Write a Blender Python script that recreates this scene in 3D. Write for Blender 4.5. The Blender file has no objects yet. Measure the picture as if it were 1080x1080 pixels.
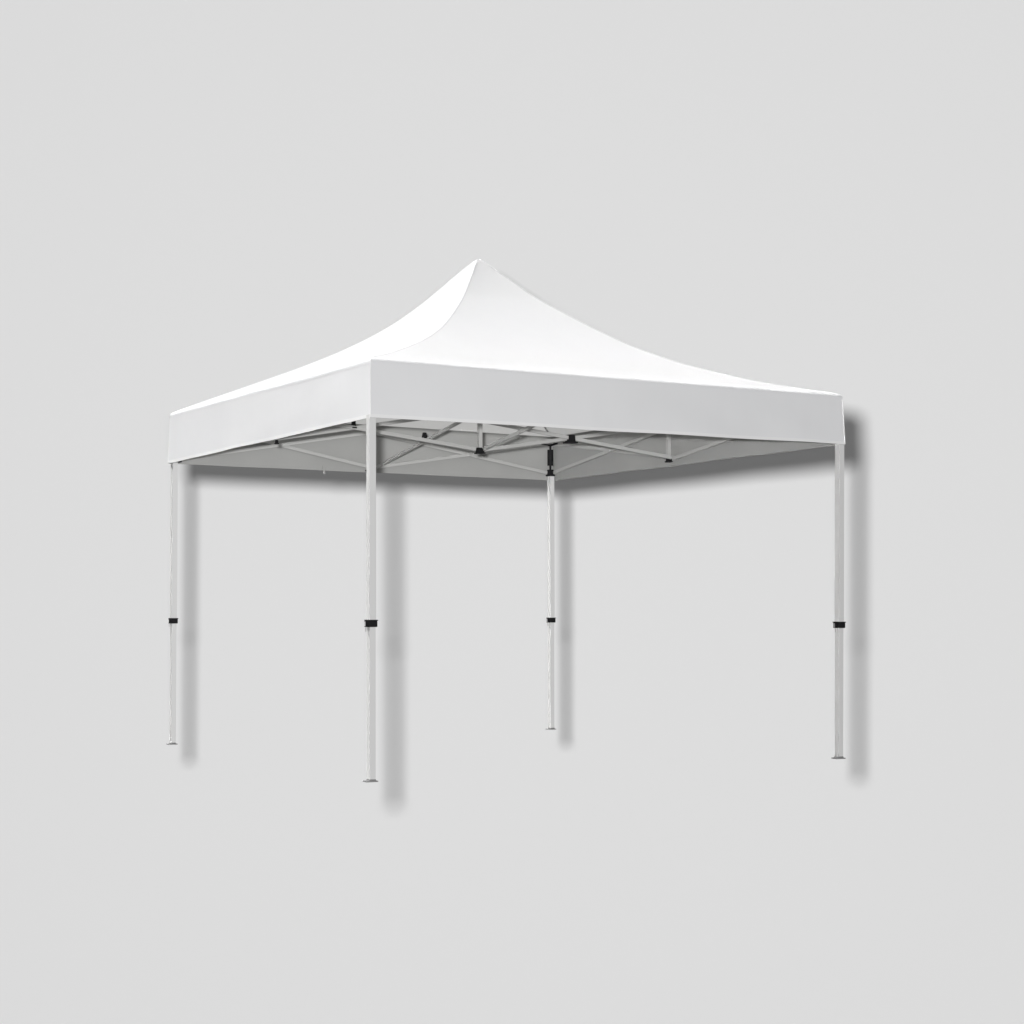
import bpy, bmesh, math, random
from mathutils import Vector, Matrix, noise
random.seed(4)
S = bpy.context.scene
C = S.collection

# ------------------------------------------------------------ measured layout
H_CAM = 0.92258
YAW = 0.40881
TX, TY = 1.22261, 10.10426
HS = 1.5                 # half spacing of the legs
HC = 1.5174              # half width of the cloth at the eave
CORN = {'F': (-1, -1), 'R': (1, -1), 'B': (1, 1), 'L': (-1, 1)}
Z_FOOT = {'F': .0239, 'L': -.0287, 'R': .0256, 'B': -.0208}
Z_COL = {'F': .8196, 'L': .8030, 'R': .7963, 'B': .7952}
Z_VB = {'F': 1.8565, 'L': 1.8654, 'R': 1.8391, 'B': 1.8431}
Z_VT = {'F': 2.1585, 'L': 2.2020, 'R': 2.1300, 'B': 2.1560}
APEX = 3.074

# ------------------------------------------------------------ materials
def new_mat(name):
    m = bpy.data.materials.new(name); m.use_nodes = True
    nt = m.node_tree; return m, nt, nt.nodes['Principled BSDF']

def cloth_mat(name, col, var=.012, rough=.85, wrinkle=.38):
    m, nt, b = new_mat(name)
    N = nt.nodes; L = nt.links
    tc = N.new('ShaderNodeTexCoord')
    n1 = N.new('ShaderNodeTexNoise'); n1.inputs['Scale'].default_value = 2.2; n1.inputs['Detail'].default_value = 4
    L.new(tc.outputs['Object'], n1.inputs['Vector'])
    ramp = N.new('ShaderNodeValToRGB')
    ramp.color_ramp.elements[0].position = .3; ramp.color_ramp.elements[1].position = .7
    ramp.color_ramp.elements[0].color = (*[c * (1 - var) for c in col], 1)
    ramp.color_ramp.elements[1].color = (*[min(1, c * (1 + var)) for c in col], 1)
    L.new(n1.outputs['Fac'], ramp.inputs['Fac']); L.new(ramp.outputs['Color'], b.inputs['Base Color'])
    n2 = N.new('ShaderNodeTexNoise'); n2.inputs['Scale'].default_value = 420; n2.inputs['Detail'].default_value = 2
    L.new(tc.outputs['Object'], n2.inputs['Vector'])
    n3 = N.new('ShaderNodeTexNoise'); n3.inputs['Scale'].default_value = 3.5; n3.inputs['Detail'].default_value = 3
    mp = N.new('ShaderNodeMapping'); mp.inputs['Scale'].default_value = (1, 1, .45)
    L.new(tc.outputs['Object'], mp.inputs['Vector']); L.new(mp.outputs['Vector'], n3.inputs['Vector'])
    b1 = N.new('ShaderNodeBump'); b1.inputs['Strength'].default_value = wrinkle; b1.inputs['Distance'].default_value = .012
    L.new(n3.outputs['Fac'], b1.inputs['Height'])
    b2 = N.new('ShaderNodeBump'); b2.inputs['Strength'].default_value = .12; b2.inputs['Distance'].default_value = .0006
    L.new(n2.outputs['Fac'], b2.inputs['Height']); L.new(b1.outputs['Normal'], b2.inputs['Normal'])
    L.new(b2.outputs['Normal'], b.inputs['Normal'])
    b.inputs['Roughness'].default_value = rough
    b.inputs['Specular IOR Level'].default_value = .25
    return m

def plain_mat(name, col, rough, spec=.5, scale=60, var=.05, metallic=0):
    m, nt, b = new_mat(name)
    N = nt.nodes; L = nt.links
    tc = N.new('ShaderNodeTexCoord')
    n1 = N.new('ShaderNodeTexNoise'); n1.inputs['Scale'].default_value = scale; n1.inputs['Detail'].default_value = 4
    L.new(tc.outputs['Object'], n1.inputs['Vector'])
    ramp = N.new('ShaderNodeValToRGB')
    ramp.color_ramp.elements[0].color = (*[c * (1 - var) for c in col], 1)
    ramp.color_ramp.elements[1].color = (*[min(1, c * (1 + var)) for c in col], 1)
    L.new(n1.outputs['Fac'], ramp.inputs['Fac']); L.new(ramp.outputs['Color'], b.inputs['Base Color'])
    mr = N.new('ShaderNodeMapRange'); mr.inputs['To Min'].default_value = rough * .85; mr.inputs['To Max'].default_value = min(1, rough * 1.15)
    L.new(n1.outputs['Fac'], mr.inputs['Value']); L.new(mr.outputs['Result'], b.inputs['Roughness'])
    b.inputs['Specular IOR Level'].default_value = spec
    b.inputs['Metallic'].default_value = metallic
    return m

M_CLOTH = cloth_mat('white_polyester', (.80, .802, .812))
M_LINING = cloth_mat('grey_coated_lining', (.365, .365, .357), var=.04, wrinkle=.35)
# roof sheet: white outside, grey coating inside, lets a little daylight through
M_ROOF = cloth_mat('white_roof_polyester', (.86, .862, .872), wrinkle=.2)
def make_roof_mat(mat, see_through):
    nt = mat.node_tree; N = nt.nodes; L = nt.links
    b = N['Principled BSDF']; out = N['Material Output']
    src = b.inputs['Base Color'].links[0].from_socket
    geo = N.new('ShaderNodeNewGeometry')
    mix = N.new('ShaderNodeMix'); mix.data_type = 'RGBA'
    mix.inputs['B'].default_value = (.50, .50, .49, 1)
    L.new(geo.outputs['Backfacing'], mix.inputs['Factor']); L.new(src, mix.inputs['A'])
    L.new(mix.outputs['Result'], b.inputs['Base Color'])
    tr = N.new('ShaderNodeBsdfTranslucent'); tr.inputs['Color'].default_value = (.9, .9, .89, 1)
    ms = N.new('ShaderNodeMixShader'); ms.inputs['Fac'].default_value = see_through
    L.new(b.outputs['BSDF'], ms.inputs[1]); L.new(tr.outputs['BSDF'], ms.inputs[2])
    L.new(ms.outputs['Shader'], out.inputs['Surface'])
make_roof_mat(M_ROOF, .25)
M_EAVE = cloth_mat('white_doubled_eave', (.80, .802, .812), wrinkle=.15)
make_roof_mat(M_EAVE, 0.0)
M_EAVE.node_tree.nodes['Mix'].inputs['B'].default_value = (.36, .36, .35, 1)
M_HEM = cloth_mat('white_hem_tape', (.86, .86, .86), var=.005, wrinkle=.05)
M_SEAM = cloth_mat('seam_tape', (.76, .76, .77), var=.01, wrinkle=.05)
M_POLE = plain_mat('white_powder_coat', (.69, .69, .685), .75, spec=.1, scale=6, var=.012)
M_BAR = plain_mat('grey_powder_coat', (.46, .46, .45), .7, spec=.15, scale=8, var=.03)
M_BLACK = plain_mat('black_plastic', (.010, .010, .011), .7, spec=.2, var=.2)
M_STEEL = plain_mat('dull_steel', (.26, .26, .26), .5, var=.1)
M_SCREW = plain_mat('zinc_screw', (.6, .6, .6), .3, metallic=.8)
M_BACK = plain_mat('matt_grey_backdrop', (.80, .80, .80), .95, spec=0, scale=.4, var=.002)

# ------------------------------------------------------------ mesh helpers
def link(name, bm, mat, parent=None, smooth=False, mats=None):
    me = bpy.data.meshes.new(name)
    bmesh.ops.recalc_face_normals(bm, faces=bm.faces[:])
    bm.to_mesh(me); bm.free()
    for m in (mats or [mat]): me.materials.append(m)
    if smooth:
        for p in me.polygons: p.use_smooth = True
        if name != 'roof': me.set_sharp_from_angle(angle=math.radians(40))
    o = bpy.data.objects.new(name, me); C.objects.link(o)
    if parent: o.parent = parent
    return o

def bevel(bm, w, seg=2):
    bmesh.ops.bevel(bm, geom=[e for e in bm.edges], offset=w, segments=seg, affect='EDGES', profile=.5)

def bar(bm, p, q, w, h, up=Vector((0, 0, 1)), w2=None, h2=None, bev=0):
    """rectangular bar from p to q; w across, h along 'up'"""
    p = Vector(p); q = Vector(q); d = (q - p).normalized()
    s = d.cross(up)
    if s.length < 1e-4: s = d.cross(Vector((0, 1, 0)))
    s.normalize(); t = s.cross(d).normalized()
    vs = []
    for c, (a, b) in ((p, (w, h)), (q, (w2 or w, h2 or h))):
        for sx, sy in ((-1, -1), (1, -1), (1, 1), (-1, 1)):
            vs.append(bm.verts.new(c + s * sx * a / 2 + t * sy * b / 2))
    fs = [bm.faces.new(vs[0:4]), bm.faces.new(vs[4:8])]
    for i in range(4):
        j = (i + 1) % 4; fs.append(bm.faces.new((vs[i], vs[j], vs[4 + j], vs[4 + i])))
    if bev:
        es = list({e for f in fs for e in f.edges})
        bmesh.ops.bevel(bm, geom=es, offset=bev, segments=2, affect='EDGES', profile=.5)

def vtube(bm, p, q, w, bev=.003):
    """upright square tube, faces parallel to the sides of the tent (local axes)"""
    p = Vector(p); q = Vector(q); vs = []
    for c in (p, q):
        for sx, sy in ((-1, -1), (1, -1), (1, 1), (-1, 1)):
            vs.append(bm.verts.new(c + Vector((sx * w / 2, sy * w / 2, 0))))
    bm.faces.new(vs[3::-1]); bm.faces.new(vs[4:8]); side = []
    for i in range(4):
        j = (i + 1) % 4; f = bm.faces.new((vs[i], vs[j], vs[4 + j], vs[4 + i])); side.append(f)
    if bev:
        es = list({e for f in bm.faces for e in f.edges})
        bmesh.ops.bevel(bm, geom=es, offset=bev, segments=3, affect='EDGES', profile=.5)

def box(bm, c, sx, sy, sz, bev=0, top=None):
    c = Vector(c); vs = []
    for z, k in ((-1, 1), (1, top or 1)):
        for a, b in ((-1, -1), (1, -1), (1, 1), (-1, 1)):
            vs.append(bm.verts.new(c + Vector((a * sx / 2 * k, b * sy / 2 * k, z * sz / 2))))
    fs = [bm.faces.new(vs[3::-1]), bm.faces.new(vs[4:8])]
    for i in range(4):
        j = (i + 1) % 4; fs.append(bm.faces.new((vs[i], vs[j], vs[4 + j], vs[4 + i])))
    if bev:
        bmesh.ops.bevel(bm, geom=list({e for f in fs for e in f.edges}), offset=bev, segments=2, affect='EDGES', profile=.5)

def cyl(bm, p, q, r, n=20, r2=None):
    p = Vector(p); q = Vector(q); d = (q - p)
    m = Matrix.Translation((p + q) / 2) @ d.to_track_quat('Z', 'Y').to_matrix().to_4x4()
    bmesh.ops.create_cone(bm, cap_ends=True, segments=n, radius1=r, radius2=r if r2 is None else r2, depth=d.length, matrix=m)

# ------------------------------------------------------------ the tent
tent = bpy.data.objects.new('canopy_tent', None); C.objects.link(tent)
tent.location = (TX, TY, 0); tent.rotation_euler = (0, 0, YAW)
tent['label'] = 'white pop-up canopy tent with pointed roof, plain valances and four slim legs'
tent['category'] = 'tent'

# hip profiles, (share of the way from apex to corner, height)
HIP = {
 'F': [(0, APEX), (.006, 3.071), (.044, 3.018), (.085, 2.938), (.128, 2.858), (.179, 2.772), (.30, 2.618), (.427, 2.490), (.58, 2.378), (.729, 2.290), (.893, 2.204), (1, Z_VT['F'])],
 'L': [(0, APEX), (.006, 3.071), (.046, 3.020), (.109, 2.922), (.165, 2.834), (.27, 2.697), (.395, 2.578), (.523, 2.484), (.719, 2.366), (.88, 2.273), (1, Z_VT['L'])],
 'R': [(0, APEX), (.006, 3.070), (.039, 3.012), (.07, 2.962), (.109, 2.900), (.148, 2.834), (.256, 2.690), (.361, 2.562), (.463, 2.452), (.584, 2.348), (.763, 2.234), (.908, 2.165), (1, Z_VT['R'])],
}
HIP['B'] = [(0, APEX), (.006, 3.070), (.042, 3.015), (.09, 2.93), (.165, 2.81), (.27, 2.66), (.395, 2.53), (.523, 2.42), (.719, 2.29), (.88, 2.21), (1, Z_VT['B'])]

def spline(P, x):
    # monotone cubic
    n = len(P); xs = [p[0] for p in P]; ys = [p[1] for p in P]
    dl = [(ys[i + 1] - ys[i]) / (xs[i + 1] - xs[i]) for i in range(n - 1)]
    m = [dl[0] * .6] + [0 if dl[i - 1] * dl[i] <= 0 else 2 / (1 / dl[i - 1] + 1 / dl[i]) for i in range(1, n - 1)] + [dl[-1]]
    for i in range(n - 1):
        if x <= xs[i + 1] or i == n - 2:
            h = xs[i + 1] - xs[i]; t = (x - xs[i]) / h
            return ((2*t**3 - 3*t*t + 1) * ys[i] + (t**3 - 2*t*t + t) * h * m[i] + (3*t*t - 2*t**3) * ys[i + 1] + (t**3 - t*t) * h * m[i + 1])

ORDER = 'FRBL'
def ring_xy(k, s, h):
    """point on the square of half width h: side k starts at corner ORDER[k]"""
    a = CORN[ORDER[k]]; b = CORN[ORDER[(k + 1) % 4]]
    return Vector(((a[0] + (b[0] - a[0]) * s) * h, (a[1] + (b[1] - a[1]) * s) * h))
SIDE_N = [Vector((0, -1)), Vector((1, 0)), Vector((0, 1)), Vector((-1, 0))]

NR, NS = 56, 30
ts = [(i / NR) ** 1.25 for i in range(NR + 1)]
R0 = .028                                # rounding where roof turns into valance
def roof_pt(k, s, t, drop=0.0):
    A, B = ORDER[k], ORDER[(k + 1) % 4]
    p = ring_xy(k, s, t * HC)
    z = spline(HIP[A], t) * (1 - s) + spline(HIP[B], t) * s
    # cloth hangs a little between the hips, and is never perfectly even
    hang = math.sin(math.pi * s)
    z -= .022 * hang * math.sin(math.pi * min(1, t)) ** 1.2
    w = noise.noise(Vector((p.x * 1.1, p.y * 1.1, 3.1 + k))) * .006
    z += w * math.sin(math.pi * t) * hang
    ax = (1 - t) ** 6
    return Vector((p.x - .012 * ax, p.y - .006 * ax, z - drop))

def z_edge(T, k, s):
    return T[ORDER[k]] * (1 - s) + T[ORDER[(k + 1) % 4]] * s

def build_roof():
    bm = bmesh.new()
    grid = []
    tmax = 1 - R0 / HC
    for k in range(4):
        rows = []
        for i, t in enumerate(ts):
            tt = t * tmax
            rows.append([bm.verts.new(roof_pt(k, j / NS, tt)) for j in range(NS + 1)])
        tmaxrow = len(rows) - 1
        # rounded eave
        for a in (25, 50, 75, 90):
            a = math.radians(a); row = []
            for j in range(NS + 1):
                s = j / NS
                e = roof_pt(k, s, tmax)
                r = R0
                h = tmax * HC + (r + .0007) * math.sin(a)
                xy = ring_xy(k, s, h)
                row.append(bm.verts.new((xy.x, xy.y, e.z - r * .9 * (1 - math.cos(a)) - .003)))
            rows.append(row)
        for dz in (.004, .012):                 # short turn-down sewn over the valance
            rows.append([bm.verts.new((*ring_xy(k, j / NS, HC + .0007), rows[tmaxrow][j].co.z - R0 * .9 - .003 - dz)) for j in range(NS + 1)])
        grid.append(rows)
        for i in range(len(rows) - 1):
            for j in range(NS):
                f = bm.faces.new((rows[i][j], rows[i + 1][j], rows[i + 1][j + 1], rows[i][j + 1])); f.material_index = 1 if i >= tmaxrow else 0
    bmesh.ops.remove_doubles(bm, verts=bm.verts, dist=1e-5)
    bmesh.ops.dissolve_degenerate(bm, edges=bm.edges, dist=1e-6)
    bmesh.ops.recalc_face_normals(bm, faces=bm.faces[:])
    # hips are seams: keep them crisp below the very tip
    bm.edges.ensure_lookup_table()
    for e in bm.edges:
        a, b = e.verts[0].co, e.verts[1].co
        if abs(abs(a.x) - abs(a.y)) < 2e-4 and abs(abs(b.x) - abs(b.y)) < 2e-4 and abs(a.x) > 1.45: e.smooth = False
        if abs(abs(a.x) - abs(a.y)) < .02 and abs(abs(b.x) - abs(b.y)) < .02 and (a - b).length > 1e-4:
            m = (a + b) / 2; d = (b - a)
            if abs(m.x) > .06 and abs(abs(d.x) - abs(d.y)) < .004 and abs(d.x) > 1e-4: e.smooth = False
    o = link('roof', bm, None, tent, True, [M_ROOF, M_EAVE])
    return o
roof = build_roof()
# outward normals up: flip if needed
if roof.data.polygons[len(roof.data.polygons) // 2].normal.z < 0:
    roof.data.flip_normals()

# hip seams: narrow stitched tape lying on each ridge
for c in 'FRBL':
    k = ORDER.index(c)
    bm = bmesh.new(); prev = None
    n = 60
    for i in range(n + 1):
        t = .03 + (.975 - .03) * i / n
        p = roof_pt(k, 0, t)
        d = (roof_pt(k, 0, min(1, t + .01)) - roof_pt(k, 0, t - .01)).normalized()
        side = d.cross(Vector((0, 0, 1))).normalized(); up = side.cross(d).normalized()
        if up.z < 0: up = -up
        row = [bm.verts.new(p + side * .0065 - up * .0025), bm.verts.new(p + up * .0022), bm.verts.new(p - side * .0065 - up * .0025)]
        if prev:
            for a in range(2): bm.faces.new((prev[a], row[a], row[a + 1], prev[a + 1]))
        prev = row
    link('hip_seam', bm, M_SEAM, roof, True)

# valances
def val_pt(k, s, q, inner=0.0, half=0.0):
    """q = 0 at the top, 1 at the bottom hem"""
    zt = z_edge(Z_VT, k, s) - .028; zb = z_edge(Z_VB, k, s)
    z = zt + (zb - zt) * q
    edge = min(s, 1 - s)
    fade = min(1, edge / .10)
    A = ORDER[k]; B = ORDER[(k + 1) % 4]
    flare = .000 + .004 * q
    if 'R' in (A, B):
        flare += .006 * q * (s if B == 'R' else 1 - s)
    if 'L' in (A, B):
        flare += .004 * q * (s if B == 'L' else 1 - s)
    p = ring_xy(k, s, HC + flare - inner)
    w = noise.noise(Vector((s * 7 + k * 11, q * .9, 1.7))) * .0075 + noise.noise(Vector((s * 17 + k * 5, q * 1.6, 8.7))) * .0026
    w *= fade * min(1, q * 1.3)
    n = SIDE_N[k]
    z += fade * q * (noise.noise(Vector((s * 5 + k * 3, 0, 4.4))) * .004 )
    return Vector((p.x + n.x * (w + half), p.y + n.y * (w + half), z))

NV, NQ = 90, 14
for k in range(4):
    bm = bmesh.new()
    sheets = []
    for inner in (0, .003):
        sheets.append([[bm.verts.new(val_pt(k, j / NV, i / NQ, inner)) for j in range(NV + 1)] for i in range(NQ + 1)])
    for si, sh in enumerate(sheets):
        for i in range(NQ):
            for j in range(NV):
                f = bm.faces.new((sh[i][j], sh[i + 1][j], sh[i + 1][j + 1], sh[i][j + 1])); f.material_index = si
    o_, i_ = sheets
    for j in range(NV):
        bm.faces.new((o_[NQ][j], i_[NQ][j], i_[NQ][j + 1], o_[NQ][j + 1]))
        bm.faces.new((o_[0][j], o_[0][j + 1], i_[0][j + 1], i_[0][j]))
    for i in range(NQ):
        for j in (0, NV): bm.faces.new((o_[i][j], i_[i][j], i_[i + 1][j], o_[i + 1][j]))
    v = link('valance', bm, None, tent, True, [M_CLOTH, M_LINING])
    for e in v.data.edges: pass
    # folded hem along the bottom, 1 mm proud of the cloth
    bm = bmesh.new(); prev = None
    for j in range(NV + 1):
        s = j / NV
        qa = 1 - .018 / .30
        a = val_pt(k, s, qa, -.0008); b = val_pt(k, s, 1.004, -.0012); c = val_pt(k, s, 1.004, .0042); d = val_pt(k, s, qa, .0042)
        row = [bm.verts.new(x) for x in (a, b, c, d)]
        if prev:
            for m in range(4):
                f = bm.faces.new((prev[m], row[m], row[(m + 1) % 4], prev[(m + 1) % 4])); f.material_index = 1 if m in (1, 2) else 0
        else: bm.faces.new(row)
        prev = row
    bm.faces.new(prev)
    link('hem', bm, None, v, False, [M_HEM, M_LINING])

# corner piping where two valances are sewn together
for c in 'FRBL':
    k = ORDER.index(c)
    bm = bmesh.new()
    a = val_pt(k, 0, .02); b = val_pt(k, 0, .98)
    cyl(bm, a, b, .0032, 10)
    link('corner_seam', bm, M_HEM, tent, True)

# small tie strap hanging inside the far valance
bm = bmesh.new()
p = ring_xy(2, .625, HC - .006); zb = z_edge(Z_VB, 2, .625)
bar(bm, (p.x, p.y, zb + .03), (p.x + .004, p.y - .002, zb - .028), .016, .0025, up=Vector((0, 1, 0)))
link('tie_strap', bm, M_LINING, tent)

# ---- legs
TILT = {'F': (0, 0), 'L': (-.012, 0), 'R': (-.004, 0), 'B': (.003, 0)}
Rinv = Matrix.Rotation(-YAW, 3, 'Z')
LX = {'F': (-.0044, .0039), 'L': (.0039, -.0039), 'R': (.0088, -.0026), 'B': (-.0091, .0025)}
LX = dict(zip('FLRB', [(-.0044, .0039), (.0039, -.0039), (.0088, -.0026), (-.0091, .0025)]))
Z_PT = 1.872          # top of the outer tube
for c in 'FRBL':
    a, b = CORN[c]
    base = Vector((a * HS + LX[c][0], b * HS + LX[c][1], 0))
    tw = Rinv @ Vector((TILT[c][0], 0, 0))
    foot = base + tw * .7 + Vector((0, 0, Z_FOOT[c]))
    top = base - tw * .3 + Vector((0, 0, Z_PT))
    def at(z):
        f = (z - foot.z) / (top.z - foot.z); r = foot.lerp(top, f); r.z = z; return r
    zc = Z_COL[c]
    bm = bmesh.new(); vtube(bm, at(zc - .004), top, .0375, .002)
    leg = link('leg', bm, M_POLE, tent)
    bm = bmesh.new(); vtube(bm, at(foot.z + .012), at(zc - .002), .0335, .002)
    link('inner_tube', bm, M_POLE, leg)
    # height lock: black collar with a lever and a pale button
    bm = bmesh.new()
    vtube(bm, at(zc - .0165), at(zc + .0165), .049, .004)
    q = at(zc)
    box(bm, q + Vector((0, 0, .0175)), .053, .053, .005, .001)
    box(bm, q + Vector((-.028, .002, -.001)), .012, .022, .030, .002)
    lock = link('height_lock', bm, M_BLACK, leg)
    bm = bmesh.new(); box(bm, q + Vector((-.0355, .002, -.001)), .003, .010, .024, .0008)
    box(bm, q + Vector((-.0315, -.003, -.026)), .002, .004, .030)
    link('lock_lever', bm, M_SCREW, lock)
    # foot plate, wider toward the outside
    bm = bmesh.new()
    box(bm, Vector((foot.x - .004, foot.y, foot.z + .003)), .066, .046, .006, .0015)
    box(bm, Vector((foot.x, foot.y, foot.z + .010)), .037, .037, .008, .001, top=.95)
    link('foot_plate', bm, M_STEEL, leg)
    # black head of the leg: lower slider, spring sleeve and upper bracket
    hd = at(Z_PT)
    hd.x -= a * .014; hd.y -= b * .014
    bm = bmesh.new()
    box(bm, hd + Vector((0, 0, .004)), .050, .050, .010, .001)
    box(bm, hd + Vector((0, 0, .028)), .047, .047, .040, .002, top=.72)
    link('slider_bracket', bm, M_BLACK, leg, False)
    bm = bmesh.new()
    cyl(bm, hd + Vector((0, 0, .045)), hd + Vector((0, 0, Z_VT[c] - .050 - Z_PT)), .008)
    cyl(bm, hd + Vector((0, 0, .078)), hd + Vector((0, 0, .196)), .022, 24)
    link('spring_sleeve', bm, M_BLACK, leg, True).data.polygons
    bm = bmesh.new()
    for d in (Vector((-a, 0, 0)), Vector((0, -b, 0))):
        bar(bm, hd + Vector((0, 0, Z_VT[c] - .056 - Z_PT)) - d * .012, hd + Vector((0, 0, Z_VT[c] - .048 - Z_PT)) + d * .085, .022, .008)
    link('corner_bracket', bm, M_BLACK, leg)

# ---- folding frame under the roof
ZL, ZH = 1.885, 2.125
def scissor(P, Q, n, joint, size=1.0, zhP=ZH, zhQ=ZH, lift=0.0):
    """two crossing bars between upright lines at P and Q (xy), on either side of their plane"""
    P = Vector(P); Q = Vector(Q); n = Vector(n)
    zlP, zlQ = P.z, Q.z
    for (za, zb, s) in ((zlP, zhQ, 1), (zhP, zlQ, -1)):
        bm = bmesh.new()
        off = n * .0085 * s
        bar(bm, Vector((P.x, P.y, za)) + off, Vector((Q.x, Q.y, zb)) + off, .013, .023, bev=.0025)
        link('truss_bar', bm, M_BAR, tent)
    f = (zhP - zlP) / ((zhP - zlP) + (zhQ - zlQ)); m = P.lerp(Q, f); zc = zlP + (zhQ - zlP) * f
    bm = bmesh.new()
    if joint:
        box(bm, Vector((m.x, m.y, zc + .000 + lift)), .058 * size, .058 * size, .009, .001)
        box(bm, Vector((m.x, m.y, zc + .026 + lift)), .042 * size * (.8 if lift > .003 else 1), .042 * size * (.8 if lift > .003 else 1), .046, .002, top=.6 if lift > .003 else .86)
        link('joint_cap', bm, M_BLACK, tent)
    else:
        cyl(bm, Vector((m.x, m.y, zc)) - n * .018, Vector((m.x, m.y, zc)) + n * .018, .006, 12)
        link('pivot_bolt', bm, M_SCREW, tent)

e = HS - .03
mid = {k: ring_xy(k, .5, HS - .035) for k in range(4)}
for k in range(4):
    A = ring_xy(k, .012, HS - .005); B = ring_xy(k, .988, HS - .005)
    mm = ring_xy(k, .5, HS - .005)
    nn = Vector((SIDE_N[k].x, SIDE_N[k].y, 0))
    zm = z_edge(Z_VT, k, .5) - .042
    cA, cB = Z_VT[ORDER[k]] - .045, Z_VT[ORDER[(k + 1) % 4]] - .045
    scissor((A.x, A.y, ZL + .01), (mm.x, mm.y, ZL), nn, False, zhP=cA, zhQ=zm)
    scissor((mm.x, mm.y, ZL), (B.x, B.y, ZL + .01), nn, False, zhP=zm, zhQ=cB)
    # middle post of the side, with a black clamp at its foot
    pm = ring_xy(k, .51, HS - .045)
    bm = bmesh.new(); vtube(bm, (pm.x, pm.y, ZL + .01), (pm.x, pm.y, zm + .016), .024, .002)
    link('middle_post', bm, M_BAR, tent)
    bm = bmesh.new(); pc = ring_xy(k, .515, HS - (.10 if k == 3 else .030)); cs = .55 if k == 3 else 1
    box(bm, (pc.x, pc.y, ZL - .022), .040 * cs, .040 * cs, .007, .001)
    box(bm, (pc.x, pc.y, ZL - .004 - .012 * (1 - cs)), .030 * cs, .030 * cs, .030 * cs, .002, top=.9)
    link('post_clamp', bm, M_BLACK, tent)
    # centre truss from this side's middle to the hub
    d = Vector((SIDE_N[k].x, SIDE_N[k].y, 0)); n2 = Vector((-d.y, d.x, 0))
    scissor((d.x * .035, d.y * .035, ZL), (d.x * (HS - .05), d.y * (HS - .05), ZL), n2, True, {1: 1.2, 3: .55}.get(k, 1.0), 2.06 if k == 1 else ZH, zm - (.09 if k == 3 else 0), {0: 0, 1: -.028, 2: .004, 3: 0}[k])
bm = bmesh.new(); vtube(bm, (0, 0, ZL), (0, 0, 3.0), .026, .003)
box(bm, (0, 0, 3.01), .05, .05, .03, .01, top=.6)
pole = link('centre_pole', bm, M_BAR, tent)
bm = bmesh.new(); box(bm, (0, 0, ZL - .024), .052, .052, .008, .001); box(bm, (0, 0, ZL - .006), .042, .042, .032, .003)
link('hub', bm, M_BLACK, pole)

# ------------------------------------------------------------ backdrop
D = 80.0
Rb = 230.0
bm = bmesh.new(); G = 48
ax = Vector((240 / 1703.6, 1, 96 / 1703.6)).normalized()
right = ax.cross(Vector((0, 0, 1))).normalized(); up = right.cross(ax).normalized()
cen = Vector((0, 0, H_CAM)) + ax * (D - Rb)
rows = []
for i in range(G + 1):
    row = []
    for j in range(G + 1):
        x = (i / G - .5) * 150; z = (j / G - .5) * 150
        v = (right * x + up * z + ax * math.sqrt(Rb * Rb - x * x - z * z))
        row.append(bm.verts.new(cen + v))
    rows.append(row)
for i in range(G):
    for j in range(G): bm.faces.new((rows[i][j], rows[i + 1][j], rows[i + 1][j + 1], rows[i][j + 1]))
back = link('backdrop', bm, M_BACK, None, True)
back['kind'] = 'structure'

# ------------------------------------------------------------ light
SHADOW_LAMP = 0.285
def const_falloff(l, k):
    l.use_nodes = True; nt = l.node_tree
    em = nt.nodes.get('Emission') or nt.nodes.new('ShaderNodeEmission')
    fo = nt.nodes.new('ShaderNodeLightFalloff'); fo.inputs['Strength'].default_value = k
    nt.links.new(fo.outputs['Constant'], em.inputs['Strength'])
l = bpy.data.lights.new('drop_shadow_lamp', 'SPOT'); l.energy = 100; l.spot_size = math.radians(110); l.spot_blend = .1  # added lamp beside the camera, throws the soft drop shadow onto the backdrop
l.shadow_soft_size = .073
const_falloff(l, SHADOW_LAMP)
fl = bpy.data.objects.new('drop_shadow_lamp', l); C.objects.link(fl)
fl.location = (-.130, 0, H_CAM + .138)
fl.rotation_euler = ax.to_track_quat('-Z', 'Y').to_euler()

sun = bpy.data.lights.new('sun', 'SUN'); sun.energy = 4.7; sun.angle = math.radians(6); sun.color = (1, .995, .985)
so = bpy.data.objects.new('sun', sun); C.objects.link(so)
sdir = Vector((-.40, .12, .91)).normalized()
so.rotation_euler = sdir.to_track_quat('Z', 'Y').to_euler()
so.location = (-6, 8, 12)

w = bpy.data.worlds.new('World'); S.world = w; w.use_nodes = True
bg = w.node_tree.nodes['Background']; bg.inputs['Color'].default_value = (1, 1, 1, 1); bg.inputs['Strength'].default_value = .175

# ------------------------------------------------------------ camera
cam = bpy.data.cameras.new('camera'); co = bpy.data.objects.new('camera', cam); C.objects.link(co)
cam.sensor_width = 36; cam.lens = 1703.62 / 1080 * 36
cam.shift_x = (540 - 299.95) / 1080; cam.shift_y = (636.26 - 540) / 1080
co.location = (0, 0, H_CAM); co.rotation_euler = (math.pi / 2, 0, 0)
cam.clip_start = .05; cam.clip_end = 500
S.camera = co
S.view_settings.view_transform = 'Standard'; S.view_settings.look = 'None'
S.view_settings.exposure = 0; S.view_settings.gamma = 1; S.view_settings.use_curve_mapping = False
